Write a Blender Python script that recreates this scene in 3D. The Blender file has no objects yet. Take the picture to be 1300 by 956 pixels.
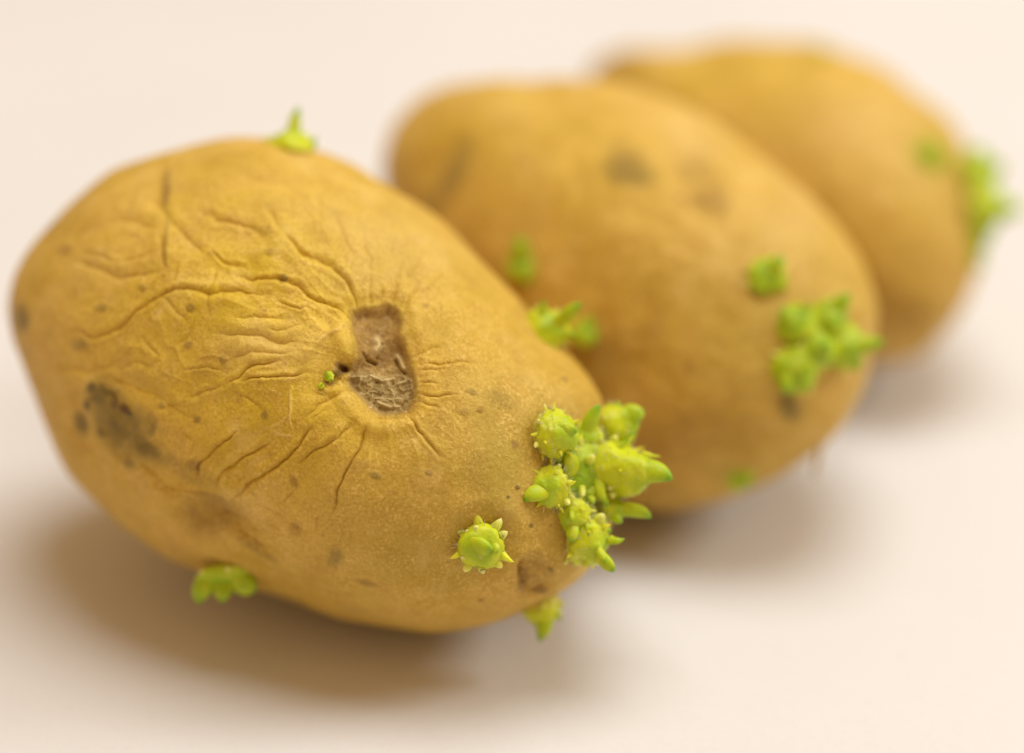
import bpy, math, random
import numpy as np
from mathutils import Vector
random.seed(4); RNG = np.random.default_rng(11)
scene = bpy.context.scene
C = scene.collection

# ------------------------------------------------------------------ camera, light, exposure
PITCH = math.radians(27.5)
CAM = np.array([0.024715, -0.316115, 0.191994])
LENS, REFW, REFH = 100.0, 1300, 956
FPX = REFW * LENS / 36.0
cam_d = bpy.data.cameras.new('camera'); cam = bpy.data.objects.new('camera', cam_d); C.objects.link(cam)
cam.location = CAM; cam.rotation_euler = (math.pi/2 - PITCH, 0, 0)
cam_d.lens = LENS; cam_d.sensor_width = 36; cam_d.sensor_fit = 'HORIZONTAL'
cam_d.clip_start = 0.01; cam_d.clip_end = 20
cam_d.dof.use_dof = True; cam_d.dof.focus_distance = 0.3285; cam_d.dof.aperture_fstop = 4.6
scene.camera = cam

world = bpy.data.worlds.new('World'); scene.world = world; world.use_nodes = True
bg = world.node_tree.nodes['Background']
bg.inputs['Color'].default_value = (1.0, 0.64, 0.32, 1); bg.inputs['Strength'].default_value = 0.56

def area(name, loc, target, size, power, col):
    d = bpy.data.lights.new(name, 'AREA'); d.shape = 'DISK'; d.size = size; d.energy = power; d.color = col
    o = bpy.data.objects.new(name, d); C.objects.link(o); o.location = loc
    o.rotation_euler = (Vector(target) - Vector(loc)).to_track_quat('-Z', 'Y').to_euler()
    return o
area('side_lamp', (1.00, 0.14, 0.70), (0.02, 0.02, 0.0), 0.42, 6.4, (0.97, 1.0, 1.0))
area('ceiling_lamp', (0.13, 0.11, 1.10), (0.03, 0.02, 0.0), 0.68, 9.0, (0.98, 1.0, 0.99))

scene.view_settings.view_transform = 'Standard'; scene.view_settings.look = 'None'
scene.view_settings.exposure = 0.0; scene.view_settings.gamma = 1.0
try: scene.view_settings.use_curve_mapping = False
except Exception: pass
scene.cycles.use_denoising = True
scene.cycles.max_bounces = 8

# ------------------------------------------------------------------ vectors of the viewing frame used while drafting shapes
EX = np.array([1.0, 0, 0])
EU = np.array([0, math.sin(PITCH), math.cos(PITCH)])
EB = np.array([0, -math.cos(PITCH), math.sin(PITCH)])
FR = np.stack([EX, EU, EB], 1)                # frame -> world
def pixel(P):
    q = (P - CAM) @ FR
    z = -q[:, 2]
    return np.stack([REFW/2 + FPX*q[:, 0]/z, REFH/2 - FPX*q[:, 1]/z], -1), z

# ------------------------------------------------------------------ noise
def vnoise(P, seed=0):
    P = np.asarray(P, float) + seed*17.31
    i = np.floor(P).astype(np.int64); f = P - i
    u = f*f*f*(f*(f*6-15)+10)
    def h(x, y, z):
        n = (x*374761393 + y*668265263 + z*2147483647 + seed*1442695041) & 0xffffffff
        n = ((n ^ (n >> 13))*1274126177) & 0xffffffff
        n = ((n ^ (n >> 16))*2246822519) & 0xffffffff
        return ((n ^ (n >> 15)) & 0xffff)/32767.5 - 1
    x, y, z = i[:, 0], i[:, 1], i[:, 2]
    a = h(x, y, z)*(1-u[:, 0]) + h(x+1, y, z)*u[:, 0]
    b = h(x, y+1, z)*(1-u[:, 0]) + h(x+1, y+1, z)*u[:, 0]
    c = h(x, y, z+1)*(1-u[:, 0]) + h(x+1, y, z+1)*u[:, 0]
    d = h(x, y+1, z+1)*(1-u[:, 0]) + h(x+1, y+1, z+1)*u[:, 0]
    e = a*(1-u[:, 1]) + b*u[:, 1]; g = c*(1-u[:, 1]) + d*u[:, 1]
    return e*(1-u[:, 2]) + g*u[:, 2]
def fbm(P, o=3, seed=0):
    s = 0; a = 1
    for k in range(o): s = s + a*vnoise(P*2**k, seed+k); a *= .5
    return s
def smooth(a, b, x):
    t = np.clip((x-a)/(b-a), 0, 1); return t*t*(3-2*t)

# ------------------------------------------------------------------ mesh and object helpers
def link(name, me, mat=None, parent=None):
    o = bpy.data.objects.new(name, me); C.objects.link(o)
    if mat: me.materials.append(mat)
    if parent: o.parent = parent
    return o
def mesh(name, V, Fq, attrs=None, smooth_=True):
    me = bpy.data.meshes.new(name)
    V = np.asarray(V, np.float32); Fq = np.asarray(Fq, np.int32)
    n = Fq.shape[1]
    me.vertices.add(len(V)); me.vertices.foreach_set('co', V.ravel())
    me.loops.add(Fq.size); me.loops.foreach_set('vertex_index', Fq.ravel())
    me.polygons.add(len(Fq)); me.polygons.foreach_set('loop_start', np.arange(0, Fq.size, n, dtype=np.int32))
    me.update(calc_edges=True)
    me.polygons.foreach_set('use_smooth', np.full(len(Fq), smooth_))
    for k, a in (attrs or {}).items():
        at = me.attributes.new(k, 'FLOAT', 'POINT'); at.data.foreach_set('value', np.asarray(a, np.float32))
    me.validate(); me.update()
    return me

# ------------------------------------------------------------------ materials
class NT:
    def __init__(s, name):
        s.m = bpy.data.materials.new(name); s.m.use_nodes = True; s.t = s.m.node_tree
        s.b = s.t.nodes['Principled BSDF']; s.out = s.t.nodes['Material Output']
        s.co = s.t.nodes.new('ShaderNodeTexCoord').outputs['Object']
    def put(s, sock, v):
        if hasattr(v, 'is_linked') or hasattr(v, 'links'): s.t.links.new(v, sock)
        else: sock.default_value = v
    def noise(s, scale, detail=3, rough=.5, dist=0, co=None):
        n = s.t.nodes.new('ShaderNodeTexNoise'); s.t.links.new(co or s.co, n.inputs['Vector'])
        n.inputs['Scale'].default_value = scale; n.inputs['Detail'].default_value = detail
        n.inputs['Roughness'].default_value = rough; n.inputs['Distortion'].default_value = dist
        return n.outputs['Fac']
    def voro(s, scale, feature='F1'):
        n = s.t.nodes.new('ShaderNodeTexVoronoi'); n.feature = feature; s.t.links.new(s.co, n.inputs['Vector'])
        n.inputs['Scale'].default_value = scale
        return n.outputs['Distance']
    def ramp(s, fac, a, b, lo=0., hi=1.):
        n = s.t.nodes.new('ShaderNodeMapRange'); n.interpolation_type = 'SMOOTHSTEP'
        s.put(n.inputs['Value'], fac)
        n.inputs['From Min'].default_value = a; n.inputs['From Max'].default_value = b
        n.inputs['To Min'].default_value = lo; n.inputs['To Max'].default_value = hi
        return n.outputs['Result']
    def mix(s, fac, a, b, mode='MIX'):
        n = s.t.nodes.new('ShaderNodeMix'); n.data_type = 'RGBA'; n.blend_type = mode
        s.put(n.inputs['Factor'], fac); s.put(n.inputs[6], a); s.put(n.inputs[7], b)
        return n.outputs[2]
    def math(s, op, a, b=0.):
        n = s.t.nodes.new('ShaderNodeMath'); n.operation = op; s.put(n.inputs[0], a); s.put(n.inputs[1], b)
        return n.outputs[0]
    def attr(s, name):
        n = s.t.nodes.new('ShaderNodeAttribute'); n.attribute_name = name; return n.outputs['Fac']
    def bump(s, h, dist, strength=1., prev=None):
        n = s.t.nodes.new('ShaderNodeBump'); n.inputs['Distance'].default_value = dist; n.inputs['Strength'].default_value = strength
        s.t.links.new(h, n.inputs['Height'])
        if prev: s.t.links.new(prev, n.inputs['Normal'])
        return n.outputs['Normal']
def col(r, g, b): return (r, g, b, 1)

def skin_material():
    s = NT('potato_skin')
    big = s.noise(70, 4, .55); mid = s.noise(330, 5, .6, .4); fine = s.noise(2600, 3, .65); grain = s.noise(6000, 2, .6)
    tan = s.mix(s.ramp(big, .35, .65), col(.515, .325, .042), col(.615, .395, .082))
    yel = s.mix(s.ramp(big, .35, .65), col(.60, .420, .018), col(.70, .495, .036))
    c = s.mix(s.attr('yellow'), tan, yel)
    c = s.mix(s.ramp(mid, .45, .72, 0, .42), c, col(.46, .25, .05))
    c = s.mix(s.ramp(mid, .48, .30, 0, .30), c, col(.74, .47, .11))
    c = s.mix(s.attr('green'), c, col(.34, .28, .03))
    gate = s.ramp(s.noise(240, 3), .35, .65, .25, 1.)
    c = s.mix(s.math('MULTIPLY', gate, s.ramp(fine, .50, .68, 0, .75)), c, col(.80, .54, .15))
    c = s.mix(s.ramp(fine, .48, .32, 0, .50), c, col(.40, .22, .03))
    rub = s.noise(95, 8, .68, .5)
    c = s.mix(s.ramp(rub, .54, .72, 0, .45), c, col(.42, .27, .075))
    c = s.mix(s.ramp(rub, .46, .30, 0, .45), c, col(.72, .52, .17))
    dots = s.math('MULTIPLY', s.ramp(s.voro(520), .20, .06), s.ramp(s.noise(160, 3), .48, .62))
    c = s.mix(s.math('MULTIPLY', dots, .45), c, col(.30, .17, .05))
    lent = s.math('MULTIPLY', s.ramp(s.voro(190), .16, .05), s.ramp(s.noise(120, 2), .52, .60))
    c = s.mix(s.math('MULTIPLY', lent, .55), c, col(.25, .13, .045))
    st = s.math('MULTIPLY', s.attr('stain'), s.ramp(s.noise(520, 4, .65), .25, .60, .45, 1.))
    c = s.mix(st, c, col(.19, .14, .045))
    br = s.math('MULTIPLY', s.attr('brown'), s.ramp(s.noise(700, 4, .65), .25, .62, .35, 1.))
    c = s.mix(br, c, col(.22, .105, .03))
    c = s.mix(s.attr('pale'), c, col(.72, .52, .22))
    s.put(s.b.inputs['Base Color'], c)
    s.put(s.b.inputs['Roughness'], s.ramp(mid, .3, .7, .50, .66))
    s.b.inputs['Specular IOR Level'].default_value = .24
    s.b.inputs['Subsurface Weight'].default_value = .10
    s.b.inputs['Subsurface Radius'].default_value = (.0016, .0009, .0003)
    s.b.inputs['Subsurface Scale'].default_value = 1.0
    nb = s.bump(fine, .00013, .8); nb = s.bump(grain, .00005, .8, nb); nb = s.bump(s.noise(900, 4, .6, .8), .00022, .6, nb)
    nb = s.bump(s.math('MULTIPLY', s.noise(1500, 4, .7), s.math('ADD', s.attr('stain'), s.attr('brown'))), .0007, .9, nb)
    s.put(s.b.inputs['Normal'], nb)
    return s.m
def cork_material():
    s = NT('corky_scar')
    n1 = s.noise(420, 5, .65, .6); n2 = s.noise(2400, 4, .7); low = s.attr('cork')
    a = s.mix(s.ramp(n1, .35, .66), col(.28, .155, .030), col(.46, .28, .065))
    b = s.mix(s.ramp(n1, .35, .66), col(.25, .165, .042), col(.43, .31, .105))
    c = s.mix(low, a, b)
    pits = s.attr('pit')
    c = s.mix(s.ramp(n2, .52, .72, 0, .6), c, col(.62, .50, .27))
    c = s.mix(s.ramp(n2, .46, .28, 0, .5), c, col(.17, .095, .025))
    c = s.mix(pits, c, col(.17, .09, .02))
    c = s.mix(s.attr('rim'), c, col(.46, .28, .06)); c = s.mix(s.attr('pale'), c, col(.72, .56, .26))
    s.put(s.b.inputs['Base Color'], c)
    s.b.inputs['Roughness'].default_value = .62; s.b.inputs['Specular IOR Level'].default_value = .3
    nb = s.bump(n2, .0003, .9); nb = s.bump(n1, .0007, .6, nb); s.put(s.b.inputs['Normal'], nb)
    return s.m
def sprout_material(name, base, midc, tip, sss=.16):
    s = NT(name)
    t = s.attr('along'); n = s.noise(420, 3, .55); n2 = s.noise(2600, 3, .6)
    c = s.mix(s.ramp(t, .02, .42), base, midc)
    c = s.mix(s.ramp(t, .60, .98), c, tip)
    c = s.mix(s.ramp(n, .50, .72, 0, .45), c, col(.70, .72, .05))
    c = s.mix(s.ramp(n, .46, .28, 0, .40), c, col(.30, .42, .008))
    c = s.mix(s.ramp(n2, .58, .74, 0, .4), c, col(.72, .68, .20))
    c = s.mix(s.attr('gland'), c, col(.74, .66, .24))
    s.put(s.b.inputs['Base Color'], c)
    s.b.inputs['Roughness'].default_value = .42; s.b.inputs['Specular IOR Level'].default_value = .30
    s.b.inputs['Subsurface Weight'].default_value = sss
    s.b.inputs['Subsurface Radius'].default_value = (.0011, .0013, .0003); s.b.inputs['Subsurface Scale'].default_value = 1.0
    nb = s.bump(n2, .00012, .7); s.put(s.b.inputs['Normal'], s.bump(n, .0004, .4, nb))
    return s.m
M_SKIN = skin_material(); M_CORK = cork_material()
M_SPR = sprout_material('sprout_flesh', col(.58, .56, .07), col(.54, .60, .008), col(.36, .50, .010))
M_LEAF = sprout_material('sprout_leaf', col(.53, .59, .010), col(.42, .54, .010), col(.17, .36, .010))
M_NUB = sprout_material('sprout_nub', col(.58, .60, .04), col(.64, .68, .10), col(.76, .74, .26), .5)
M_PIN = sprout_material('sprout_needle', col(.58, .62, .03), col(.66, .68, .03), col(.70, .68, .05), .5)
M_SPR2 = sprout_material('sprout_flesh_green', col(.52, .54, .04), col(.42, .53, .006), col(.28, .44, .008))
M_LEAF2 = sprout_material('sprout_leaf_green', col(.44, .54, .008), col(.34, .48, .008), col(.18, .36, .008))
def hair_material():
    s = NT('sprout_hair'); s.b.inputs['Base Color'].default_value = col(.74, .72, .50)
    s.b.inputs['Roughness'].default_value = .5; s.b.inputs['Transmission Weight'].default_value = .35
    return s.m
M_HAIR = hair_material()
def root_material():
    s = NT('dry_root'); n = s.noise(900, 4)
    s.put(s.b.inputs['Base Color'], s.mix(n, col(.50, .36, .17), col(.68, .55, .33))); s.b.inputs['Roughness'].default_value = .7
    return s.m
M_ROOT = root_material()
def paper_material():
    s = NT('white_paper')
    n = s.noise(14, 4); f = s.noise(900, 4, .6)
    c = s.mix(s.ramp(n, .3, .7), col(.655, .648, .645), col(.685, .675, .675))
    s.put(s.b.inputs['Base Color'], s.mix(s.ramp(f, .5, .7, 0, .25), c, col(.63, .605, .59)))
    s.b.inputs['Roughness'].default_value = .75; s.b.inputs['Specular IOR Level'].default_value = .25
    s.put(s.b.inputs['Normal'], s.bump(f, .00010, .5))
    return s.m

# ------------------------------------------------------------------ table surface (a white sheet, very slightly uneven)
def tabletop():
    n = 260
    g = np.linspace(-1, 1, n); g = np.sign(g)*np.abs(g)**1.7*1.3
    X, Y = np.meshgrid(g, g, indexing='ij')
    P = np.stack([X.ravel(), Y.ravel(), np.zeros(n*n)], -1)
    P[:, 2] = 0.0004*(fbm(P*np.array([9., 14., 1]), 2, 3) - 1.6)
    i = np.arange(n*n).reshape(n, n)
    Fq = np.stack([i[:-1, :-1], i[1:, :-1], i[1:, 1:], i[:-1, 1:]], -1).reshape(-1, 4)
    o = link('tabletop', mesh('tabletop', P, Fq), paper_material()); o['kind'] = 'structure'
    return o
tabletop()

# ------------------------------------------------------------------ potatoes
# rim: measured half-widths in mm every 5 degrees round the tuber; depth: half-thickness; tilt: lean of the long axis
POT = [
 {'center': [0.0, 0.0, 0.0261], 'depth': 0.0275, 'tilt': 0.3, 'rim': [34.62, 32.8, 30.96, 29.4, 28.23, 27.34, 26.63, 26.1, 25.82, 25.8, 25.91, 26.0, 26.07, 26.28, 26.73, 27.4, 28.13, 28.85, 29.65, 30.6, 31.64, 32.58, 33.29, 33.86, 34.55, 35.52, 36.64, 37.62, 38.32, 38.87, 39.5, 40.18, 40.53, 40.16, 38.98, 37.38, 35.92, 34.92, 34.25, 33.6, 32.77, 31.81, 30.88, 30.03, 29.21, 28.38, 27.62, 27.06, 26.72, 26.52, 26.34, 26.23, 26.33, 26.76, 27.46, 28.3, 29.22, 30.27, 31.55, 32.98, 34.39, 35.66, 36.83, 38.02, 39.23, 40.19, 40.58, 40.28, 39.47, 38.46, 37.39, 36.16], 'contact': [0.0079, -0.0056, 0.0]},
 {'center': [0.04116, 0.02898, 0.02526], 'depth': 0.0249, 'tilt': 0.4, 'rim': [30.54, 29.77, 28.92, 28.06, 27.21, 26.39, 25.65, 25.07, 24.71, 24.54, 24.53, 24.65, 24.87, 25.21, 25.65, 26.18, 26.76, 27.42, 28.14, 28.88, 29.61, 30.35, 31.26, 32.51, 34.2, 36.2, 38.2, 39.77, 40.6, 40.51, 39.53, 37.83, 35.71, 33.52, 31.6, 30.11, 29.01, 28.13, 27.3, 26.5, 25.86, 25.46, 25.3, 25.26, 25.23, 25.17, 25.16, 25.28, 25.56, 25.98, 26.51, 27.11, 27.74, 28.34, 28.84, 29.2, 29.45, 29.61, 29.74, 29.87, 30.04, 30.29, 30.67, 31.12, 31.53, 31.76, 31.8, 31.73, 31.65, 31.59, 31.45, 31.12], 'contact': [0.0412, 0.0218, -0.0]},
 {'center': [0.06648, 0.06728, 0.02119], 'depth': 0.02514, 'tilt': 0.42, 'rim': [25.8, 25.54, 25.2, 24.95, 24.87, 24.81, 24.55, 24.02, 23.48, 23.2, 23.27, 23.43, 23.42, 23.26, 23.2, 23.44, 23.87, 24.21, 24.35, 24.53, 25.08, 26.0, 26.94, 27.6, 28.2, 29.39, 31.54, 34.22, 36.23, 36.54, 35.02, 32.55, 30.2, 28.48, 27.12, 25.63, 23.93, 22.41, 21.45, 21.03, 20.75, 20.29, 19.66, 19.17, 18.99, 19.04, 19.09, 19.09, 19.21, 19.59, 20.17, 20.72, 21.12, 21.5, 22.07, 22.91, 23.89, 24.8, 25.57, 26.28, 26.99, 27.59, 27.9, 27.89, 27.67, 27.44, 27.25, 27.02, 26.69, 26.33, 26.07, 25.93], 'contact': [0.0702, 0.0657, 0.0]},
]
GROOVES = [  # polyline on the front tuber (photo pixels), half-width px, depth mm, rim mm
 ([(352,293),(371,309),(383,324),(401,328),(421,340),(441,355),(451,373),(457,392)], 4.0,.50),
 ([(381,321),(398,334)],2.4,.22), ([(268,321),(285,331),(309,340)],2.6,.34),
 ([(298,347),(320,355),(351,354),(376,365),(391,374),(411,383),(433,389),(450,403)], 3.0,.48),
 ([(71,432),(97,419),(120,427),(146,416),(175,393),(195,379),(224,369),(240,368),(268,374),(303,370),(325,375),(351,378),(358,377)], 4.2,.55),
 ([(274,338),(271,355),(265,375),(263,398)],3.0,.25), ([(351,383),(371,390),(383,393),(391,388)],2.2,.25),
 ([(393,472),(376,477),(351,480),(320,481),(303,481)],2.6,.38), ([(270,426),(303,426),(333,428),(361,436),(391,433)],6,.40),
 ([(290,454),(320,448),(361,451),(376,447)],4,.30), ([(283,488),(303,478),(320,466),(346,462),(361,459)],3,.40),
 ([(240,505),(262,494),(283,488)],3,.28),
 ([(438,495),(417,504),(403,513),(386,535)],2.8,.36),
 ([(403,535),(384,563),(365,582),(345,596),(320,612),(306,628),(290,639),(279,639)],3.0,.55),
 ([(449,537),(428,555),(406,569),(390,581),(373,592)],2.8,.42),
 ([(471,530),(462,546),(456,566),(444,587),(434,607),(428,624),(427,641),(420,659)],2.7,.50),
 ([(517,526),(531,545),(547,562),(561,581)],2.8,.40), ([(305,545),(287,558),(273,569),(262,582),(254,591),(251,613)],2.8,.42),
 ([(345,559),(326,573),(304,584),(284,598),(275,612),(273,624)],2.8,.45), ([(403,657),(399,677)],2.4,.25),
 ([(376,620),(359,641)],2.4,.20), ([(166,581),(197,604),(217,623),(252,629),(275,635)],4,.45), ([(284,658),(329,689),(352,700)],4,.45),
 ([(536,456),(562,461),(590,458),(604,461)],2.4,.32), ([(532,499),(555,499),(581,501)],2.2,.28), ([(535,465),(558,469)],2.0,.2),
 ([(534,480),(553,483)],2.0,.2), ([(531,508),(545,512),(558,517)],2.0,.22), ([(528,447),(545,440),(566,438)],2.2,.18),
 ([(507,352),(503,366),(499,381)],3.4,.42), ([(532,360),(522,371),(514,386)],3.2,.40), ([(484,361),(485,378)],3.0,.25), ([(470,352),(473,376)],3,.2),
 ([(513,330),(506,350)],3,.25), ([(540,322),(526,340),(517,356)],3,.22), ([(568,348),(548,362),(530,376)],3,.25),
 ([(250,268),(276,280),(298,286),(318,288),(334,301)],3.2,.35), ([(340,268),(352,293)],3.2,.25), ([(402,244),(405,270),(412,290)],3.5,.22),
 ([(156,335),(181,325),(200,318)],3.2,.25), ([(107,325),(130,328),(152,336)],3.2,.28), ([(224,357),(228,338)],3,.22),
 ([(207,377),(224,396),(240,410)],3,.25), ([(207,300),(206,322),(212,345)],3.4,.25), ([(420,270),(436,300),(452,330)],3.5,.20),
 ([(460,300),(468,325),(470,345)],3.5,.16), ([(250,398),(243,420),(226,440)],3,.22), ([(180,430),(200,452),(190,470)],3,.22),
 ([(100,437),(118,452),(122,470)],3,.2), ([(300,500),(322,510),(336,522)],3,.2), ([(200,520),(222,512),(240,516)],3,.2),
 ([(230,548),(246,560),(240,580)],3,.25), ([(296,402),(330,407),(366,406)],3.4,.22), ([(385,412),(360,420),(338,418)],3,.22),
 ([(412,520),(398,532)],2.4,.2), ([(430,660),(436,676),(428,690)],2.2,.16), ([(320,655),(345,664),(362,676)],2.2,.18),
 ([(232,470),(262,466),(286,470)],3,.22), ([(150,470),(172,462),(196,468)],3.2,.2),
 ([(662,708),(656,722),(661,738),(672,748),(684,747),(695,739)],3.6,.75), ([(668,712),(690,716)],3,.2)]
GROOVES += [([(88,332),(150,352),(212,346)],9,.40), ([(128,476),(190,498),(252,536)],9,.40), ([(300,222),(360,236),(424,272)],9,.35), ([(58,462),(110,472),(160,456)],8,.35),
 ([(192,252),(236,300),(262,330)],8,.30), ([(96,300),(150,282),(206,290)],8,.30), ([(420,236),(470,262),(520,302)],8,.28), ([(180,600),(240,640),(330,668)],9,.40), ([(300,600),(330,640),(400,680)],8,.30)]
RIDGES = [([(441,408),(428,418),(416,426),(396,441),(388,452),(383,463),(376,473)],4.0,.42),
 ([(369,486),(368,516),(370,541),(374,556)],1.9,.20), ([(345,545),(360,552),(374,556)],1.8,.10), ([(330,548),(350,538),(368,530)],1.6,.08)]
SCAR = [(454,391),(467,386),(480,384),(498,380),(507,386),(511,400),(509,416),(519,434),(526,455),(530,478),(529,499),(521,515),(503,522),(484,525),(473,521),(459,508),(447,497),(440,484),(444,466),(453,453),(454,427),(452,404)]
# stains: x, y, rx, ry, rotation, strength, kind
STAINS = {0: [(152,534,58,30,50,.85,'stain'),(128,505,16,17,20,1.0,'stain'),(150,540,13,22,-35,1.0,'stain'),(180,566,26,15,35,.95,'stain'),(103,540,9,17,-20,.95,'stain'),(118,492,7,9,10,1.15,'stain'),(137,500,9,5,20,1.15,'stain'),(146,512,5,7,0,1.15,'brown'),(158,518,6,6,0,1.2,'brown'),(162,524,8,4,30,1.2,'stain'),(130,548,6,8,-20,1.1,'stain'),(193,545,6,12,20,.9,'stain'),(112,515,5,9,0,1.1,'stain'),(165,588,10,7,40,.8,'stain'),(240,600,34,12,25,.4,'brown'),
   (205,580,16,11,0,.45,'stain'),(62,281,11,9,-45,.9,'stain'),(27,403,10,17,0,.9,'stain'),(100,437,12,9,0,.5,'stain'),(128,390,7,6,0,.5,'stain'),
   (84,318,9,7,0,.5,'brown'),(182,366,5,5,0,.6,'brown'),(245,392,5,6,0,.8,'brown'),(337,525,5,6,0,.9,'brown'),(284,457,5,5,0,.7,'brown'),(250,532,4,5,0,.7,'brown'),
   (207,515,4,4,0,.8,'stain'),(212,240,7,26,4,.75,'brown'),(212,310,4,40,3,.45,'brown'),(477,603,7,5,20,.6,'stain'),(425,705,10,16,10,.55,'stain'),(465,740,16,4,15,.5,'brown'),
   (265,650,40,26,25,.55,'brown'),(246,590,10,8,0,.7,'brown'),(358,353,6,5,0,.7,'brown'),(361,352,4,3,0,.6,'stain'),(373,612,5,9,-30,.6,'brown'),
   (338,295,10,6,0,.3,'brown'),(343,323,8,5,0,.3,'brown'),(600,497,9,4,15,.5,'stain'),(640,505,20,14,0,.30,'stain'),(610,520,5,5,0,.5,'brown'),(590,522,8,5,0,.4,'brown'),
   (675,730,20,26,20,.45,'brown'),(664,733,7,20,12,.8,'brown'),(683,748,12,4,-10,.9,'brown'),(320,690,20,6,30,.5,'brown'),(340,706,16,5,30,.45,'brown'),
   (545,600,4,4,0,.5,'brown'),(610,760,4,3,0,.6,'brown'),(375,672,7,9,-20,.45,'brown'),(700,640,2.5,2.5,0,1,'stain'),(646,630,2,2,0,1,'stain'),(659,618,3,3,0,.9,'stain'),
   (675,668,2.5,2.5,0,1,'stain'),(697,721,3,3,0,1,'stain'),(434,463,9,7,20,1.4,'brown'),(428,470,7,6,0,1.0,'stain'),(417,482,10,5,0,.8,'brown'),(408,495,9,4,0,.5,'brown'),
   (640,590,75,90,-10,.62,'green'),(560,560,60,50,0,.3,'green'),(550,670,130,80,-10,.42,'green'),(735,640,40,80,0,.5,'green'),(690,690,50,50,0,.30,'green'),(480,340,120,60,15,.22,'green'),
   (330,420,190,150,0,.95,'yellow'),(420,560,130,80,-20,.5,'yellow'),(560,420,110,80,20,.35,'yellow'),(370,270,140,60,0,.45,'yellow'),
   (345,440,70,28,0,.35,'pale'),(480,300,80,40,20,.2,'pale')],
 1: [(797,213,33,22,18,.78,'stain'),(575,222,15,50,25,.6,'stain'),(548,260,10,24,25,.5,'stain'),(905,255,28,22,20,.55,'brown'),(885,215,24,30,0,.4,'brown'),
   (1002,515,20,16,0,.9,'stain'),(770,440,60,26,0,.3,'brown'),(880,170,50,26,20,.25,'pale'),(990,420,110,90,0,.35,'green'),(740,470,60,40,0,.25,'stain'),
   (938,607,26,15,10,.9,'green'),(700,200,180,70,10,.4,'yellow'),(1010,270,50,60,30,.3,'pale'),(850,560,120,40,0,.3,'brown')],
 2: [(1200,200,60,80,0,.30,'green'),(930,100,150,50,0,.4,'yellow'),(1100,150,80,40,0,.25,'pale'),(1120,400,90,40,0,.3,'brown'),(800,80,26,20,0,.35,'brown')]}

def seg_dist(q, pts):
    d = np.full(len(q), 1e9)
    for a, b in zip(pts[:-1], pts[1:]):
        a = np.array(a, float); b = np.array(b, float); ab = b-a
        t = np.clip(((q-a)@ab)/(ab@ab), 0, 1)
        d = np.minimum(d, np.hypot(*(q-a-t[:, None]*ab).T))
    return d
def taper(q, pts):
    a, b = np.array(pts[0], float), np.array(pts[-1], float)
    L = np.hypot(*(b-a)); da = np.hypot(*(q-a).T); db = np.hypot(*(q-b).T)
    return smooth(0, .22*L+4, np.minimum(da, db)+3)
def poly_sd(q, poly):
    P = np.array(poly, float); d = seg_dist(q, list(poly)+[poly[0]])
    ins = np.zeros(len(q), bool)
    for a, b in zip(P, np.roll(P, -1, 0)):
        c = ((a[1] > q[:, 1]) != (b[1] > q[:, 1])) & (q[:, 0] < (b[0]-a[0])*(q[:, 1]-a[1])/(b[1]-a[1]+1e-9)+a[0])
        ins ^= c
    return np.where(ins, -d, d)
def near(q, pts, m):
    P = np.array(pts, float)
    return np.where((q[:, 0] > P[:, 0].min()-m) & (q[:, 0] < P[:, 0].max()+m) & (q[:, 1] > P[:, 1].min()-m) & (q[:, 1] < P[:, 1].max()+m))[0]

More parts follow.
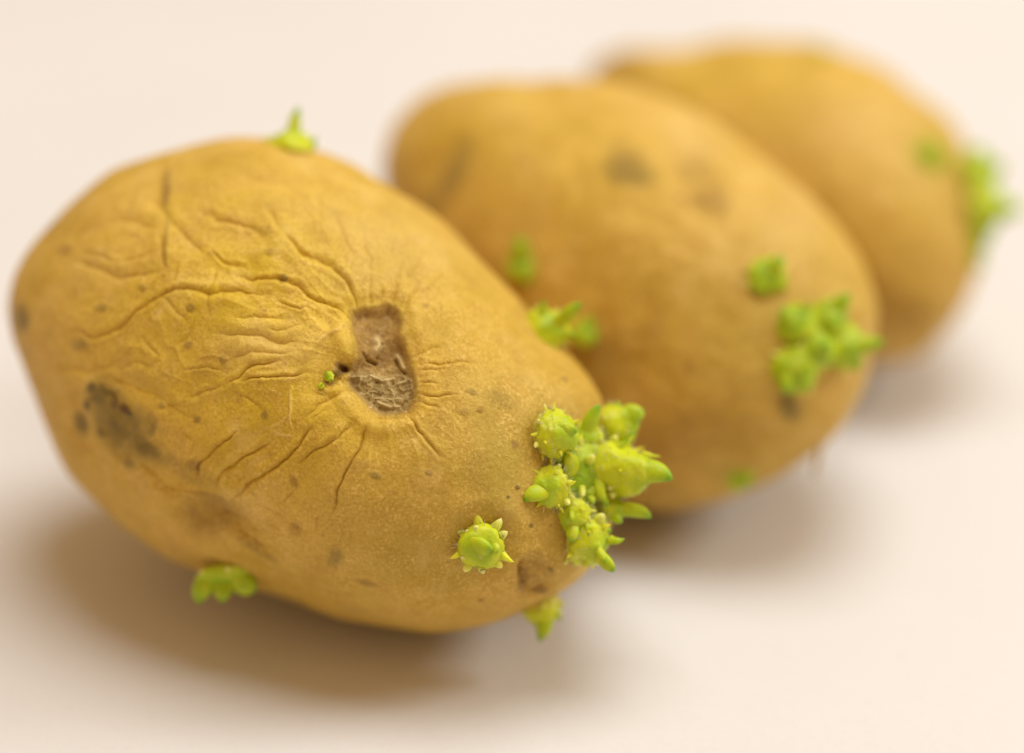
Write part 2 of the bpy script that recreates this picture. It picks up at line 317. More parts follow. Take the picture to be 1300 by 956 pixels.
SURF = {}
def potato(idx, label, nphi, nfront, nback):
    p = POT[idx]; cen = np.array(p['center']); R = np.array(p['rim'])/1000; NP = len(R)
    f = np.fft.rfft(R)
    ph = np.arange(nphi)*2*np.pi/nphi
    k = np.arange(len(f)); w = np.where(k == 0, 1, 2)/NP
    Rp = (w[None]*(f.real[None]*np.cos(k[None]*ph[:, None]) - f.imag[None]*np.sin(k[None]*ph[:, None]))).sum(1)
    g = 1/R**2; pk = np.arange(NP)*2*np.pi/NP
    Re = 1/np.sqrt(g.mean() + 2*(g*np.cos(2*pk)).mean()*np.cos(2*ph) + 2*(g*np.sin(2*pk)).mean()*np.sin(2*ph))
    # rings from the near pole to the far pole
    sf = np.linspace(0.004, .93, nfront); th = np.r_[np.arcsin(sf), np.linspace(np.arcsin(.93), np.pi/2, nfront//5)[1:], np.linspace(np.pi/2, np.pi-.004, nback)[1:]]
    S = np.sin(th)[:, None]; Z = np.cos(th)[:, None]
    u = np.clip((S-.35)/.65, 0, 1); u = u*u*(3-2*u)
    r = (Re[None] + (Rp-Re)[None]*u)*S
    x = r*np.cos(ph); y = r*np.sin(ph); aa = x*.82 - y*.57; kl = .10 if idx == 0 else p['tilt']
    z = Z*p['depth'] + kl*aa + (p['tilt']-kl)*.006*np.logaddexp(0, aa/.006)
    L = np.stack([x, y, z], -1)
    du = np.roll(L, -1, 1)-np.roll(L, 1, 1); dv = np.gradient(L, axis=0)
    N = np.cross(dv, du); N /= np.linalg.norm(N, axis=-1, keepdims=True)+1e-12
    L = L.reshape(-1, 3); N = N.reshape(-1, 3)
    if (N*L).sum(1).mean() < 0: N = -N
    P = cen + L@FR.T; NW = N@FR.T
    q, dep = pixel(P)
    front = smooth(0.0, .12, (NW*((CAM-P)/np.linalg.norm(CAM-P, axis=1)[:, None])).sum(1))
    D = np.zeros(len(P))                       # displacement in mm along the normal
    fc = np.clip((NW*((CAM-P)/np.linalg.norm(CAM-P, axis=1)[:, None])).sum(1), 0, 1)
    D += (.10+.40*fc)*fbm(P*55, 2, 30+idx) + .16*fbm(P*170, 2, 40+idx) + .035*fbm(P*700, 2, 50+idx)
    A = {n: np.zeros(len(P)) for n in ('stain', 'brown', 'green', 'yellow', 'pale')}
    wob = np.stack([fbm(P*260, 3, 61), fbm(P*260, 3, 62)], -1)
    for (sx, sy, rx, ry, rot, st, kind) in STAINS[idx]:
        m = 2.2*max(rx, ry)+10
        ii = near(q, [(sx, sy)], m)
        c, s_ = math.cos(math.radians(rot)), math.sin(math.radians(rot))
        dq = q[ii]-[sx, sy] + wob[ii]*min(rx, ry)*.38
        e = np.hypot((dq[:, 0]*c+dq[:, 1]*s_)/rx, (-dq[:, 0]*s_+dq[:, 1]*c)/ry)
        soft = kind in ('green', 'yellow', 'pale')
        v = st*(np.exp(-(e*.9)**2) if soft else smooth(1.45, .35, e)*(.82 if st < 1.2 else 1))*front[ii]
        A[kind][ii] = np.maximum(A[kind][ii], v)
        if kind == 'stain' and st > .85 and rx > 8: D[ii] += v*(-.22+.22*fbm(P[ii]*620, 3, 77))
    faces = None; me_scar = None
    if idx == 0:
        qw = q + np.stack([fbm(P*480, 3, 71), fbm(P*480, 3, 72)], -1)*2.6
        # puckering: pulled folds that run out from the scar, and crumpled skin on its left
        dx = q - np.array([482., 455.]); rad = np.hypot(*dx.T); ang = np.arctan2(dx[:, 1], dx[:, 0])
        pk1 = np.stack([np.cos(ang)*3.6, np.sin(ang)*3.6, np.log(rad+20)*1.1], -1)
        fold = 1-np.abs(vnoise(pk1*1.0, 81)+.45*vnoise(pk1*2.3, 82))
        wl = smooth(55, 95, rad)*smooth(400, 170, rad)*(.35+.65*smooth(520, 380, q[:, 0]))*front
        D += .30*wl*(np.clip(fold, 0, 1)**2-.4)
        pk2 = np.stack([np.cos(ang)*5, np.sin(ang)*5, np.log(rad+20)*2.2], -1)
        D += .16*wl*fbm(P*230, 2, 83)
        cr = 1-np.abs(fbm(P*np.array([210, 210, 210.]), 3, 84))
        wc = np.exp(-((q[:, 0]-250)/150)**2-((q[:, 1]-440)/150)**2)*front
        D += .18*wc*(np.clip(cr, 0, 1)**4-.3)
        D += .30*np.exp(-((q[:, 0]-270)/170)**2-((q[:, 1]-400)/170)**2)*front*fbm(P*np.array([120, 120, 190.]), 2, 85)
        ll = np.exp(-((q[:, 0]-230)/130)**2-((q[:, 1]-640)/60)**2)*front
        lw = ((q[:, 0]*.60-q[:, 1]*.80)+wob[:, 0]*10)
        D += .22*ll*np.sin(lw/9)
        D += -1.3*np.exp(-((q[:, 0]-262)/46)**2-((q[:, 1]-648)/24)**2)*front        # dent at the lower left
        D += .7*np.exp(-((q[:, 0]-235)/60)**2-((q[:, 1]-700)/22)**2)*front
        D += .35*np.exp(-((q[:, 0]-678)/16)**2-((q[:, 1]-726)/14)**2)*front          # healed knock
        for ex_, ey_, er_ in ((732, 600, 66), (611, 690, 34), (690, 424, 34), (672, 728, 20)):
            de = np.hypot(q[:, 0]-ex_, q[:, 1]-ey_)
            D += front*(-.75*np.exp(-(de/er_)**2) + .30*np.exp(-((de-1.55*er_)/(.4*er_))**2)*smooth(.7*er_, -.5*er_, q[:, 1]-ey_))
        for pts, wd, dp in GROOVES:
            ii = near(q, pts, wd*6+6); ii = ii[front[ii] > 0]
            d = seg_dist(qw[ii], pts); t = taper(qw[ii], pts)*front[ii]
            wv = wd*(.72+.35*vnoise(P[ii]*300, 75))
            D[ii] += .72*dp*t*(-1.15*np.exp(-d/(.75*wv)) + .40*np.exp(-((d-2.6*wv)/(1.9*wv))**2))
        for pts, wd, dp in RIDGES:
            ii = near(q, pts, wd*6+6); d = seg_dist(qw[ii], pts); t = taper(qw[ii], pts)*front[ii]
            D[ii] += dp*t*np.exp(-(d/wd)**2); A['pale'][ii] = np.maximum(A['pale'][ii], .3*t*np.exp(-(d/wd)**2))
        # left lobe hanging over the scar
        D += .8*np.exp(-((q[:, 0]-436)/17)**2-((q[:, 1]-428)/26)**2)*front
        ii = near(q, SCAR, 140); qs = q[ii] + wob[ii]*2.0
        sd = poly_sd(q[ii] + np.stack([fbm(P[ii]*170, 2, 65), fbm(P[ii]*170, 2, 66)], -1)*6.0 + wob[ii]*2.2, SCAR)
        D[ii] += front[ii]*(-1.7*np.exp(-(np.maximum(sd, 0)/40)**2) + .75*np.exp(-((sd-18)/12)**2)*(.7+.5*vnoise(P[ii]*120, 67)))
        D[ii] -= front[ii]*1.15*smooth(4, -10, sd)
        ins = sd < 0; jj = ii[ins]
        low = smooth(445, 478, q[jj, 1] + wob[jj, 0]*10)
        pit = np.zeros(len(jj))
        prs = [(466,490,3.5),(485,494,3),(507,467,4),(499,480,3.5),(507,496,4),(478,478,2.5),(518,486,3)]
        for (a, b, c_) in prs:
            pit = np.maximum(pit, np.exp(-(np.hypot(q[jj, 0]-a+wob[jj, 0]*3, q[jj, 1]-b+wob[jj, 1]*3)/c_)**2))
        ridg = np.clip(1-np.abs(fbm(P[jj]*760, 3, 91))*1.5, 0, 1)
        D[jj] += smooth(0, -7, sd[ins])*(.30*fbm(P[jj]*380, 3, 92) + low*(.10*fbm(P[jj]*1300, 2, 96) + .20*ridg - .22*pit + .4*smooth(0, -16, sd[ins])))
        flk = np.zeros(len(jj))
        for pts, wd in (([(479,418),(482,426),(476,436)], 5.5), ([(507,440),(511,448),(514,456)], 3.2), ([(480,506),(494,511),(508,510)], 1.8), ([(470,470),(486,476),(500,473)], 1.6), ([(505,480),(516,476)], 1.5)):
            e = np.exp(-(seg_dist(q[jj]+wob[jj]*2, pts)/wd)**2); flk = np.maximum(flk, e*(.8 if wd > 3 else .9)); D[jj] += .35*e*(1 if wd > 3 else .5)
        for pts, wd in (([(486,424),(484,436),(478,444)], 2.2), ([(459,440),(463,448),(474,452)], 2.0), ([(505,446),(510,458),(516,464)], 2.0)):
            D[jj] -= .5*np.exp(-(seg_dist(q[jj]+wob[jj]*2, pts)/wd)**2)
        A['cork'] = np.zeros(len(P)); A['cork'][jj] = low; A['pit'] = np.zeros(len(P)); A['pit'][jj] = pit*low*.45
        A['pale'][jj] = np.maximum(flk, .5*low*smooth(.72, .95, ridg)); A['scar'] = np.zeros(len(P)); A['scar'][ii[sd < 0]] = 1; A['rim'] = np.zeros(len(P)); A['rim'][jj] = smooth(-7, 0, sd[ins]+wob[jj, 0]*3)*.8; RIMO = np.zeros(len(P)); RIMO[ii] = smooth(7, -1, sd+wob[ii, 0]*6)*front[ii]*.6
        # the little dark hole beside the scar and the hollow of the two tiny buds
        D -= 1.6*np.exp(-((q[:, 0]-435)/7)**2-((q[:, 1]-462)/6)**2)*front
        D -= .7*np.exp(-((q[:, 0]-420)/10)**2-((q[:, 1]-480)/8)**2)*front
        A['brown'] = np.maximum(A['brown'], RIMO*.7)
    else:
        D += .25*np.clip(1-np.abs(fbm(P*130, 3, 94+idx)), 0, 1)**3
    P2 = P + NW*D[:, None]/1000
    base = np.array([cen[0], cen[1], 0.0])
    nr = len(th); idm = np.arange(nr*nphi).reshape(nr, nphi); nx = np.roll(idm, -1, 1)
    Fq = np.stack([idm[:-1], idm[1:], nx[1:], nx[:-1]], -1).reshape(-1, 4)
    # close the two poles with one vertex each, as degenerate-free fans of quads made of triangle pairs
    V = np.vstack([P2, P2[:nphi].mean(0), P2[-nphi:].mean(0)])
    for a in A: A[a] = np.r_[A[a], A[a][:nphi].mean(), A[a][-nphi:].mean()]
    h = np.arange(0, nphi, 2); n0 = len(P2)
    cap0 = np.stack([np.full(len(h), n0), h, (h+1) % nphi, (h+2) % nphi], -1)
    b0 = (nr-1)*nphi
    cap1 = np.stack([np.full(len(h), n0+1), b0+(h+2) % nphi, b0+(h+1) % nphi, b0+h], -1)
    Fq = np.vstack([Fq, cap0, cap1])
    t = bpy.data.objects.new('potato', None); C.objects.link(t); t.location = base
    t.empty_display_size = .01
    t['label'] = label; t['category'] = 'potato'; t['group'] = 'sprouting potatoes lying in a row'
    Vl = V - base
    if idx == 0:
        e1 = V[Fq[:, 2]]-V[Fq[:, 0]]; e2 = V[Fq[:, 3]]-V[Fq[:, 1]]; fn = np.cross(e1, e2)
        VN = np.zeros_like(V)
        for k_ in range(4):
            for ax_ in range(3): VN[:, ax_] += np.bincount(Fq[:, k_], fn[:, ax_], len(V))
        VN /= np.linalg.norm(VN, axis=1)[:, None]+1e-12
        sc = A['scar'][Fq].mean(1) > .5
        lab = np.where(np.bincount(Fq[sc].ravel(), minlength=len(V)) > 0, np.arange(len(V)), len(V))
        Fs_ = Fq[sc]
        for _ in range(400):
            m_ = lab[Fs_].min(1); old = lab.copy(); np.minimum.at(lab, Fs_.ravel(), np.repeat(m_, 4))
            if (old == lab).all(): break
        lf = lab[Fs_[:, 0]]; vals, cnt = np.unique(lf, return_counts=True); keep = lf == vals[cnt.argmax()]
        idx_sc = np.where(sc)[0]; sc[idx_sc[~keep]] = False
        def sub(Fs, keys):
            ids, inv = np.unique(Fs, return_inverse=True)
            return Vl[ids], inv.reshape(-1, 4), {k_: A[k_][ids] for k_ in keys}, VN[ids]
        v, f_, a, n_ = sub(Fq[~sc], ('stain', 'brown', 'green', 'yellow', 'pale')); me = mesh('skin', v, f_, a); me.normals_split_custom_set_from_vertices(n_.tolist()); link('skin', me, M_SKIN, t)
        v, f_, a, n_ = sub(Fq[sc], ('cork', 'pit', 'pale', 'rim')); me = mesh('stem_scar', v, f_, a); me.normals_split_custom_set_from_vertices(n_.tolist()); o = link('stem_scar', me, M_CORK, t)
        o['label'] = 'sunken brown corky scar ringed by wrinkled skin'
    else:
        link('skin', mesh('skin', Vl, Fq, A), M_SKIN, t)
    qq, dd = pixel(P2)
    SURF[idx] = (t, base, P2, NW, qq, dd, front > .02)
    return t
def at(idx, px, py):
    t, base, P, N, q, d, fr = SURF[idx]
    e = np.hypot(q[:, 0]-px, q[:, 1]-py) + np.where(fr, 0, 200)
    i = e.argmin(); return P[i], N[i]

potato(0, 'wrinkled front potato with a sunken brown scar, sharp in focus', 1280, 380, 50)
potato(1, 'smooth middle potato with a grey blotch, between the wrinkled and the farthest one', 420, 120, 30)
potato(2, 'farthest potato with a small knob at its left end, most out of focus', 420, 120, 30)

# ------------------------------------------------------------------ sprouts
def tube(pts, widths, flat=1.0, n=12, up=None):
    """closed tapering limb along pts; widths are half-widths; flat squeezes one axis"""
    pts = np.asarray(pts, float); T = np.gradient(pts, axis=0); T /= np.linalg.norm(T, axis=1)[:, None]+1e-12
    ref = np.array([.31, .77, .55]) if up is None else np.asarray(up, float)
    V = []; a = np.arange(n)*2*np.pi/n
    for p_, t_, w_ in zip(pts, T, widths):
        b = np.cross(t_, ref); b /= np.linalg.norm(b)+1e-12; c = np.cross(b, t_)
        V.append(p_ + w_*(np.cos(a)[:, None]*b + flat*np.sin(a)[:, None]*c))
    m = len(pts); V = np.vstack(V); i = np.arange(m*n).reshape(m, n); nx = np.roll(i, -1, 1)
    Fq = np.stack([i[:-1], nx[:-1], nx[1:], i[1:]], -1).reshape(-1, 4)
    h = np.arange(0, n, 2)
    V = np.vstack([V, pts[0]-T[0]*widths[0]*.2, pts[-1]+T[-1]*widths[-1]*.5])
    Fq = np.vstack([Fq, np.stack([np.full(len(h), m*n), (h+2) % n, (h+1) % n, h], -1),
                    np.stack([np.full(len(h), m*n+1), (m-1)*n+h, (m-1)*n+(h+1) % n, (m-1)*n+(h+2) % n], -1)])
    al = np.r_[np.repeat(np.linspace(0, 1, m), n), 0, 1]
    return V, Fq, al
def join(parts):
    V, Fq, A, o = [], [], [], 0
    for v, f_, a in parts: V.append(v); Fq.append(f_+o); A.append(a); o += len(v)
    return np.vstack(V), np.vstack(Fq), np.concatenate(A)
def bez(a, b, bend, n):
    t = np.linspace(0, 1, n)[:, None]; a = np.array(a, float); b = np.array(b, float)
    m = (a+b)/2 + np.array(bend, float)
    return (1-t)**2*a + 2*t*(1-t)*m + t*t*b

def sprout(idx, px, py, axis, R, leaves=(), nubs=(), ring=0, cone=.5, lift=0.0, seed=0, hairs=120, off=(0, 0, 0), bodyshape=.3, label=None, green=None):
    """axis, leaves and nubs in photo pixels at the sprout's own distance: x right, y down, z toward the viewer"""
    rnd = np.random.default_rng(seed+100); green = idx > 0 if green is None else green
    P0, N0 = at(idx, px, py); dep = pixel(P0[None])[1][0]; s = dep/FPX
    M = np.stack([EX, -EU, EB], 0)*s
    t, base = SURF[idx][0], SURF[idx][1]
    O = P0 + np.array(off, float)@M
    W = lambda v: np.asarray(v, float)@M + O - base
    ax = np.array(axis, float); L = np.linalg.norm(ax); a = ax/L
    b = np.cross(a, [.3, .8, .5]); b /= np.linalg.norm(b); c = np.cross(b, a)
    nt, na = (40, 56) if hairs > 9 else (26, 32)
    tt = np.linspace(-.12, 1, nt); u = np.clip((tt-bodyshape)/(1-bodyshape), 0, 1)
    prof = np.where(tt > bodyshape, (1-cone)*np.sqrt(np.clip(1-u**2, 0, 1))+cone*(1-u)**.9*np.minimum(1, 1.0), .84+.16*smooth(-.12, bodyshape, tt))
    prof = np.maximum(prof, .03)
    an = np.arange(na)*2*np.pi/na
    dirs = np.cos(an)[:, None]*b + np.sin(an)[:, None]*c
    V = (tt[:, None, None]*ax + R*prof[:, None, None]*dirs[None]).reshape(-1, 3)
    # swellings where leaves and nubs spring from the flesh, and general unevenness
    out = V - (tt[:, None]*ax).repeat(na, 0).reshape(-1, 3); out /= np.linalg.norm(out, axis=1)[:, None]+1e-9
    V = V + out*(R*.12*fbm(V/R*1.9+seed, 3, seed+3))[:, None]
    V = V + out*(R*.07*smooth(.1, .5, tt.repeat(na))*np.cos(3*np.tile(an, nt)+5*tt.repeat(na)+seed))[:, None]
    gl = np.zeros(len(V)); tv = tt.repeat(na)
    for k in range(46 if hairs > 9 else 10):       # pale glands crowded round the foot of the shoot
        j_ = rnd.integers(len(V)); 
        if rnd.random() > np.exp(-max(tv[j_], 0)*3.0): continue
        rr = R*rnd.uniform(.055, .11); e = np.exp(-(np.linalg.norm(V-V[j_], axis=1)/rr)**2); gl = np.maximum(gl, e)
    V = V + out*(R*.10*gl)[:, None]
    for l in leaves:
        d = np.linalg.norm(V-np.array(l[0]), axis=1); V = V + out*(.45*l[2]*np.exp(-(d/(1.3*l[2]))**2))[:, None]
    i = np.arange(nt*na).reshape(nt, na); nx = np.roll(i, -1, 1)
    Fq = np.stack([i[:-1], nx[:-1], nx[1:], i[1:]], -1).reshape(-1, 4)
    V = np.vstack([V, tt[0]*ax, ax*1.01]); h = np.arange(0, na, 2)
    Fq = np.vstack([Fq, np.stack([np.full(len(h), nt*na), (h+2) % na, (h+1) % na, h], -1), np.stack([np.full(len(h), nt*na+1), (nt-1)*na+h, (nt-1)*na+(h+1) % na, (nt-1)*na+(h+2) % na], -1)])
    al = np.r_[np.repeat(np.clip(tt, 0, 1), na), 0, 1]
    so = link('sprout', mesh('sprout', W(V), Fq, {'along': al, 'gland': np.r_[gl*.55, 0, 0]}), M_SPR2 if green else M_SPR, t)
    if label: so['label'] = label
    for l in leaves:     # start, tip, half-width, bend, bluntness
        st, tip, w_ = l[:3]; bend = l[3] if len(l) > 3 else (0, 0, 0); blunt = l[4] if len(l) > 4 else 1.6
        T = np.linspace(0, 1, 16); pts = bez(st, tip, bend, 16)
        wd = w_*(1+.35*np.exp(-T/.10))*np.clip(1-T**blunt, 0, 1)**.62*(.82+.18*np.sin(T*np.pi)); wd = np.maximum(wd, w_*.05)
        v, f_, a_ = tube(pts, wd, .66, 16, up=rnd.normal(size=3)*.3+[0, 0, 1])
        link('leaf', mesh('leaf', W(v), f_, {'along': a_}), M_LEAF2 if green else M_LEAF, so)
    allnub = list(nubs)
    for k in range(ring):
        q_ = 2*np.pi*(k+.5*rnd.random())/max(ring, 1); tb = rnd.uniform(-.02, .30)
        d = np.cos(q_)*b + np.sin(q_)*c + a*rnd.uniform(-.1, .35)
        st = tb*ax + R*.80*(np.cos(q_)*b+np.sin(q_)*c); ln = R*rnd.uniform(.30, .60)
        allnub.append((st, st+d*ln, R*rnd.uniform(.10, .17), 'pin' if rnd.random() < .4 else 'nub'))
    for k in range(int(ring*.8) if hairs > 9 else 0):
        q_ = rnd.uniform(0, 2*np.pi); tb = rnd.uniform(.30, .62); rr = R*np.interp(tb, tt, prof)
        d = np.cos(q_)*b + np.sin(q_)*c; st = tb*ax + .88*rr*d
        allnub.append((st, st+(d+a*.9)*R*rnd.uniform(.22, .40), R*rnd.uniform(.09, .14), 'pin'))
    for nb in allnub:
        st, tip, w_, kind = nb; T = np.linspace(0, 1, 9)
        pts = bez(st, tip, rnd.normal(size=3)*w_*.35, 9)
        if kind == 'pin': wd = w_*(1-T)**.85*.95+w_*.10*(1-T**6)
        else: wd = w_*np.sqrt(np.clip(1-(np.maximum(T-.35, 0)/.65)**2.2, 0, 1))*(1.15-.45*T)
        wd = np.maximum(wd, w_*.06); v, f_, a_ = tube(pts, wd, .95, 10)
        link('nub' if kind == 'nub' else 'needle', mesh('nub', W(v), f_, {'along': a_}), M_NUB if kind == 'nub' else M_PIN, so)
    if hairs:
        ps = []; Vb = V[:nt*na].reshape(nt, na, 3)
        for k in range(hairs):
            i_ = min(int(rnd.beta(1.2, 2.6)*nt), nt-2); j_ = rnd.integers(na); p_ = Vb[i_, j_]; d = p_-tt[i_]*ax; d = d/(np.linalg.norm(d)+1e-9) + rnd.normal(size=3)*.45
            ps.append(tube([p_, p_+d*rnd.uniform(2, 4.5), p_+d*rnd.uniform(5, 8)+rnd.normal(size=3)], [.34, .25, .09], 1, 4))
        v, f_, a_ = join(ps); ho = link('hairs', mesh('hairs', W(v), f_), M_HAIR, so); ho['kind'] = 'stuff'
    return so

# cluster at the right end of the front potato (the body positions follow the photo; z runs toward the viewer)
sprout(0, 697, 552, (30, -4, 26), 31, [((4, -6, 22), (36, -4, 27), 13, (2, -4, 6), 2.0)], ring=11, cone=.25, seed=1, nubs=[((-16, 24, 4), (-22, 34, 10), 5, 'nub'), ((4, 26, 10), (4, 39, 18), 4, 'pin')])
sprout(0, 738, 552, (6, -8, 18), 20, [((4, -2, 8), (19, -42, 22), 11, (-8, -2, 6), 3.2)], ring=6, cone=.3, seed=2, off=(4, 4, 0))
sprout(0, 764, 545, (40, -14, 16), 26, [((20, -8, 8), (48, -16, 24), 18, (4, -10, 2), 2.8), ((10, -18, 8), (20, -34, 12), 8, (-3, -4, 0), 1.4), ((26, 10, 14), (36, 2, 26), 9, (2, 4, 4), 1.8)], ring=7, cone=.35, seed=3, off=(4, 0, 0))
sprout(0, 758, 592, (72, 8, 52), 37, [((44, 4, 32), (92, 15, 58), 17, (8, -8, 8), 2.0), ((40, 10, 30), (84, 0, 46), 13, (4, -6, -4), 1.6), ((2, 8, 36), (14, 48, 44), 8, (-10, 4, 10), 1.7), ((8, -22, 24), (40, -38, 34), 6, (4, 8, 4), 1.5)],
       ring=6, cone=.62, seed=4, hairs=170, nubs=[((14, 18, 28), (15, 28, 44), 6.5, 'nub'), ((18, 30, 24), (20, 38, 40), 6.5, 'nub'), ((-18, -6, 22), (-22, -8, 38), 7, 'nub'), ((-10, 4, 26), (-14, 4, 42), 6, 'nub'), ((2, -34, 14), (-2, -46, 24), 6, 'nub'), ((18, -30, 14), (22, -40, 26), 6, 'nub'), ((-6, -26, 18), (-10, -34, 32), 6, 'nub'), ((56, -18, 24), (80, -14, 30), 4, 'pin'), ((34, -26, 16), (46, -40, 22), 3.6, 'pin'), ((4, 2, 32), (0, 12, 46), 6, 'nub')])
sprout(0, 700, 618, (-6, 2, 26), 27, [((-8, 4, 16), (-36, 17, 24), 13, (-4, -3, 8), 1.8)], ring=9, cone=.35, seed=5, nubs=[((20, -4, 14), (31, -8, 26), 4.5, 'pin'), ((16, 14, 10), (22, 20, 24), 5, 'nub')])
sprout(0, 724, 588, (1, -2, 20), 11, [((0, 12, 8), (-1, -20, 24), 10, (0, -2, 10), 3.4)], ring=0, cone=.3, seed=6, hairs=10, off=(0, 0, 6))
sprout(0, 728, 650, (-3, 14, 26), 22, [((-2, 12, 14), (-3, 38, 24), 9, (0, 2, 8), 3.4), ((12, 12, 12), (18, 32, 20), 4.5, (4, -4, 4), 1.4), ((-4, -4, 22), (-3, 12, 34), 4, (0, 0, 6), 2.)], ring=6, cone=.3, seed=7)
sprout(0, 738, 682, (26, 16, 18), 33, [((22, 22, 16), (40, 42, 26), 10, (4, 2, 6), 2.8), ((20, 14, 24), (30, 30, 34), 5, (0, 0, 4), 1.8), ((36, 2, 14), (54, 0, 22), 6, (0, 4, 4), 1.4)], ring=9, cone=.3, seed=8, nubs=[((-22, 10, 4), (-32, 18, 12), 5, 'pin'), ((-10, 22, 2), (-14, 30, 10), 5.5, 'nub'), ((20, -22, 14), (28, -30, 24), 7, 'nub')])
sprout(0, 762, 645, (30, 2, 18), 16, [((22, 2, 12), (64, 12, 22), 9.5, (8, -8, 6), 3.0), ((14, 6, 14), (28, 16, 26), 7, (0, 4, 4), 2.4)], ring=5, cone=.4, seed=9)
for (x_, y_, ax_, R_, lf_, sd_) in [
    (716, 572, (-2, 2, 20), 12, [((0, 0, 10), (-8, 14, 22), 7, (0, 0, 4), 1.8)], 51), (752, 566, (6, -4, 22), 13, [((2, -2, 12), (8, -16, 24), 7, (0, 0, 4), 1.8)], 52),
    (716, 632, (-4, 4, 20), 12, [((-2, 2, 10), (-14, 12, 20), 7, (0, 0, 4), 1.8)], 53), (748, 622, (2, 6, 20), 13, [((0, 4, 10), (4, 18, 22), 7, (0, 0, 4), 1.8)], 54),
    (752, 664, (10, 6, 18), 15, [((6, 2, 10), (24, 10, 18), 8, (0, 0, 4), 1.6)], 55), (726, 560, (0, -10, 14), 11, [((0, -4, 8), (-4, -24, 14), 6, (0, 0, 4), 1.6)], 56)]:
    sprout(0, x_, y_, ax_, R_, lf_, ring=7, cone=.5, seed=sd_, hairs=50, off=(0, 0, 2))
# the low fleshy mass they all grow from; its darker green paints shade into the crevices
sprout(0, 732, 604, (8, 2, 16), 44, ring=14, cone=.1, seed=18, hairs=240, green=True, off=(0, 0, -2), nubs=[((6, 14, 14), (7, 24, 26), 5, 'nub'), ((-8, 22, 12), (-10, 30, 22), 5, 'nub'), ((-22, -4, 10), (-26, -8, 22), 5, 'nub'), ((16, -20, 14), (20, -28, 24), 6, 'nub'), ((-4, -22, 14), (-6, -30, 24), 5, 'nub')])
# single star-shaped sprout on the lower right flank
sprout(0, 611, 690, (5, 7, 30), 29, [((14, 2, 22), (23, 8, 34), 8, (2, 2, 4), 2.0), ((-8, 0, 22), (16, 6, 34), 14, (0, 0, 6), 2.2)], ring=0, cone=.15, seed=10, hairs=110, bodyshape=.45, label='star-shaped single sprout',
       nubs=[((-4, -20, 10), (-8, -42, 18), 9, 'pin'), ((14, -18, 10), (26, -33, 18), 7, 'nub'), ((-20, -12, 8), (-36, -18, 14), 6.5, 'nub'), ((-24, 10, 10), (-39, 18, 18), 6, 'pin'), ((-14, 24, 8), (-21, 33, 12), 6, 'nub'), ((24, -10, 10), (34, -16, 16), 7, 'nub'),
             ((26, 12, 10), (42, 22, 18), 6, 'pin'), ((18, 22, 8), (26, 30, 14), 6, 'nub'), ((2, 28, 8), (4, 37, 14), 6, 'nub'), ((-4, -18, 16), (-6, -24, 28), 6, 'nub'), ((-20, 0, 14), (-26, 0, 24), 6, 'nub'), ((-18, 14, 16), (-24, 16, 24), 5, 'nub'), ((-14, -14, 14), (-18, -18, 24), 5, 'nub')])
# sprouts round the rim of the front potato
sprout(0, 690, 762, (6, 34, -4), 24, [((4, 20, 4), (-2, 52, 4), 12, (6, 0, 4), 2.2), ((12, 12, 8), (28, 26, 10), 6, (2, -2, 0), 1.3), ((-10, 6, 8), (-24, 14, 12), 9, (0, 0, 0), 1.8)], ring=5, cone=.4, seed=11, hairs=20, off=(-4, 2, -30))
sprout(0, 288, 724, (2, 16, 8), 36, [((-20, 4, 10), (-34, 36, 12), 15, (-8, 0, 4), 2.4), ((14, 4, 12), (40, 18, 14), 17, (4, 4, 4), 2.2), ((-2, 12, 14), (-4, 34, 18), 13, (0, 0, 4), 2.), ((2, -14, 12), (14, -22, 16), 10, (0, 0, 2), 2.)], ring=6, cone=.3, seed=12, hairs=0, green=True, off=(0, 6, 0))  # darker green flesh and leaves: the potato's shadow put into the colour
sprout(0, 370, 188, (2, -30, 4), 31, [((4, -18, 6), (10, -58, 8), 10, (-5, 0, 0), 2.0), ((16, -4, 6), (32, -20, 8), 8, (2, 6, 0), 1.5), ((-12, -8, 4), (-26, -20, 6), 10, (0, -2, 0), 1.8)], ring=4, cone=.5, seed=13, hairs=10, off=(0, 6, -6))
sprout(0, 688, 424, (10, -10, 26), 27, [((14, -8, 18), (46, -36, 34), 10, (2, -4, 4), 3.0), ((-6, -12, 12), (-2, -40, 20), 9, (2, 0, 0), 1.6), ((18, 8, 16), (38, 6, 26), 8, (0, -6, 0), 1.5), ((4, 14, 14), (12, 28, 22), 9, (0, 0, 4), 1.8)], ring=8, cone=.4, seed=14, hairs=40, off=(4, -2, 6))
# two pinhead buds by the dark hole
sprout(0, 418, 478, (-1, -1, 6), 6.5, [((-1, -1, 4), (-4, -7, 9), 3.5), ((2, 2, 3), (6, 5, 7), 3)], ring=5, cone=.2, seed=16, hairs=0); sprout(0, 408, 490, (-1, -1, 3), 4, [((0, 0, 2), (3, -4, 5), 2.5)], ring=3, cone=.2, seed=17, hairs=0)
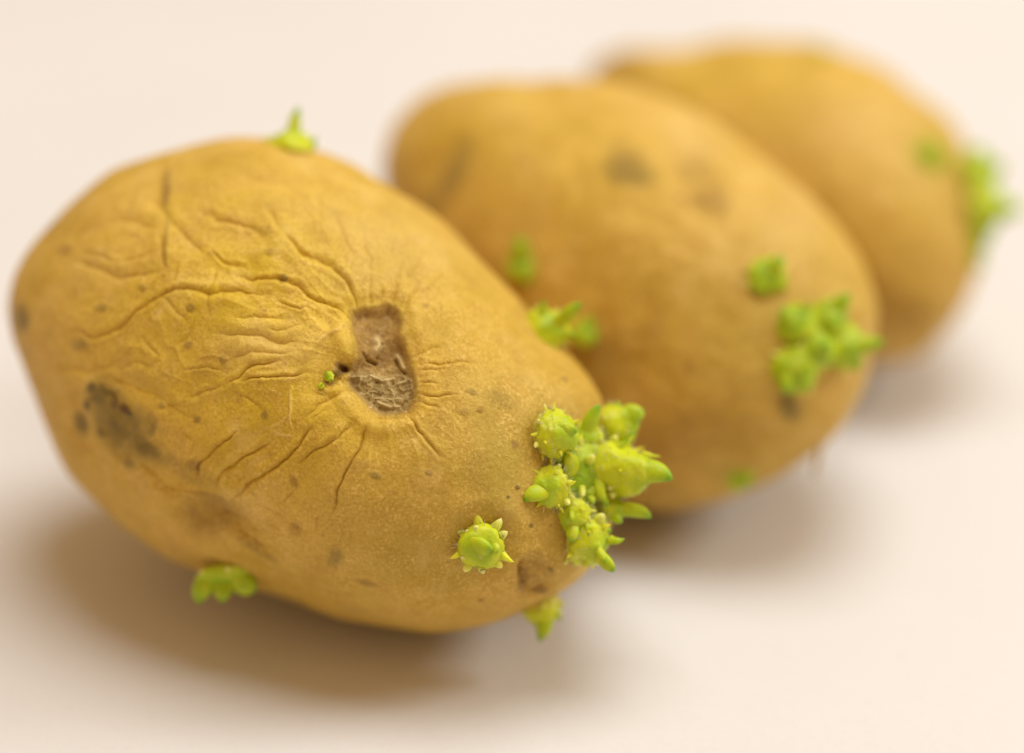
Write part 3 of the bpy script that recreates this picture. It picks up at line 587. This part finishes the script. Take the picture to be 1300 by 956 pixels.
# middle potato
sprout(1, 742, 424, (4, -8, 14), 17, [((2, -4, 8), (8, -24, 14), 10, (0, 0, 0), 2.0), ((6, 4, 8), (16, 8, 14), 8, (0, 0, 0), 2.)], ring=3, cone=.4, seed=15, hairs=0)
sprout(1, 664, 338, (-2, -6, 12), 20, [((-2, -12, 8), (-4, -38, 16), 12, (0, 0, 0), 2.4), ((4, 6, 8), (8, 24, 14), 11, (0, 0, 0), 2.)], ring=3, seed=21, hairs=0)
sprout(1, 975, 352, (2, -4, 18), 25, [((6, -8, 12), (18, -26, 18), 12, (0, 0, 2), 2.4), ((-8, 6, 12), (-16, 20, 18), 11, (0, 0, 0), 2.)], ring=6, cone=.25, seed=22, hairs=0)
for (x, y, ax_, R_, lf, sd) in [
    (1012, 414, (-4, -8, 22), 26, [((-8, -8, 14), (-22, -24, 22), 12, (0, 0, 0), 2.2), ((6, -14, 12), (14, -30, 18), 9, (0, 0, 0), 2.)], 23),
    (1048, 412, (12, -12, 26), 28, [((10, -14, 16), (28, -38, 24), 13, (0, 0, 0), 2.4)], 24),
    (1008, 468, (-4, 6, 24), 29, [((-6, 8, 14), (-16, 32, 22), 13, (0, 0, 0), 2.2), ((8, 10, 14), (18, 24, 22), 12, (0, 0, 0), 2.2)], 25),
    (1062, 440, (24, 2, 26), 29, [((18, 2, 18), (56, -4, 28), 13, (0, -2, 0), 2.0), ((12, 14, 14), (26, 30, 20), 12, (0, 0, 0), 2.2)], 26),
    (1035, 445, (6, 2, 34), 26, [((4, 0, 24), (10, -6, 46), 12, (0, 0, 0), 2.4)], 27)]:
    sprout(1, x, y, ax_, R_, lf, ring=5, cone=.35, seed=sd, hairs=0)
sprout(1, 938, 607, (0, 4, 8), 17, [((4, 2, 4), (14, 8, 10), 8, (0, 0, 0), 2.)], ring=2, seed=28, hairs=0)
# farthest potato
sprout(2, 1178, 200, (2, -2, 16), 20, [((2, -6, 8), (4, -22, 12), 10, (0, 0, 0), 2.4)], ring=3, seed=31, hairs=0)
for (x, y, ax_, R_, lf, sd) in [
    (1234, 226, (20, -8, 16), 30, [((4, -12, 8), (8, -40, 12), 15, (0, 0, 0), 2.4), ((14, -4, 8), (38, -18, 12), 14, (0, 0, 0), 2.2)], 32),
    (1240, 262, (28, 2, 14), 35, [((18, 0, 10), (58, 4, 14), 18, (0, 0, 0), 2.2), ((12, 14, 8), (26, 28, 10), 12, (0, 0, 0), 2.2)], 33),
    (1238, 292, (12, 10, 12), 25, [((6, 8, 6), (10, 28, 8), 10, (0, 0, 0), 2.)], 34)]:
    sprout(2, x, y, ax_, R_, lf, ring=4, cone=.35, seed=sd, hairs=0)
sprout(2, 1236, 326, (6, 6, 4), 14, [((2, 4, 4), (8, 18, 4), 8, (0, 0, 0), 2.)], ring=2, seed=35, hairs=0)
sprout(2, 1042, 70, (2, -8, -2), 16, [((0, -4, 0), (2, -14, 0), 8, (0, 0, 0), 2.)], ring=2, seed=36, hairs=0, off=(0, 2, -8))
# a dry rootlet under the middle potato
P0, N0 = at(1, 1040, 560); t1, b1 = SURF[1][0], SURF[1][1]
s_ = pixel(P0[None])[1][0]/FPX
M_ = np.stack([EX, -EU, EB], 0)*s_
pts = np.array([(0, -6, -6), (2, 8, -6), (1, 22, -8), (-3, 36, -12), (0, 46, -16)])@M_ + P0 - b1
v, f_, a_ = tube(pts, np.array([6, 5, 4, 3, 1.5])*s_, .9, 8)
link('rootlet', mesh('rootlet', v, f_, {'along': a_}), M_ROOT, t1)
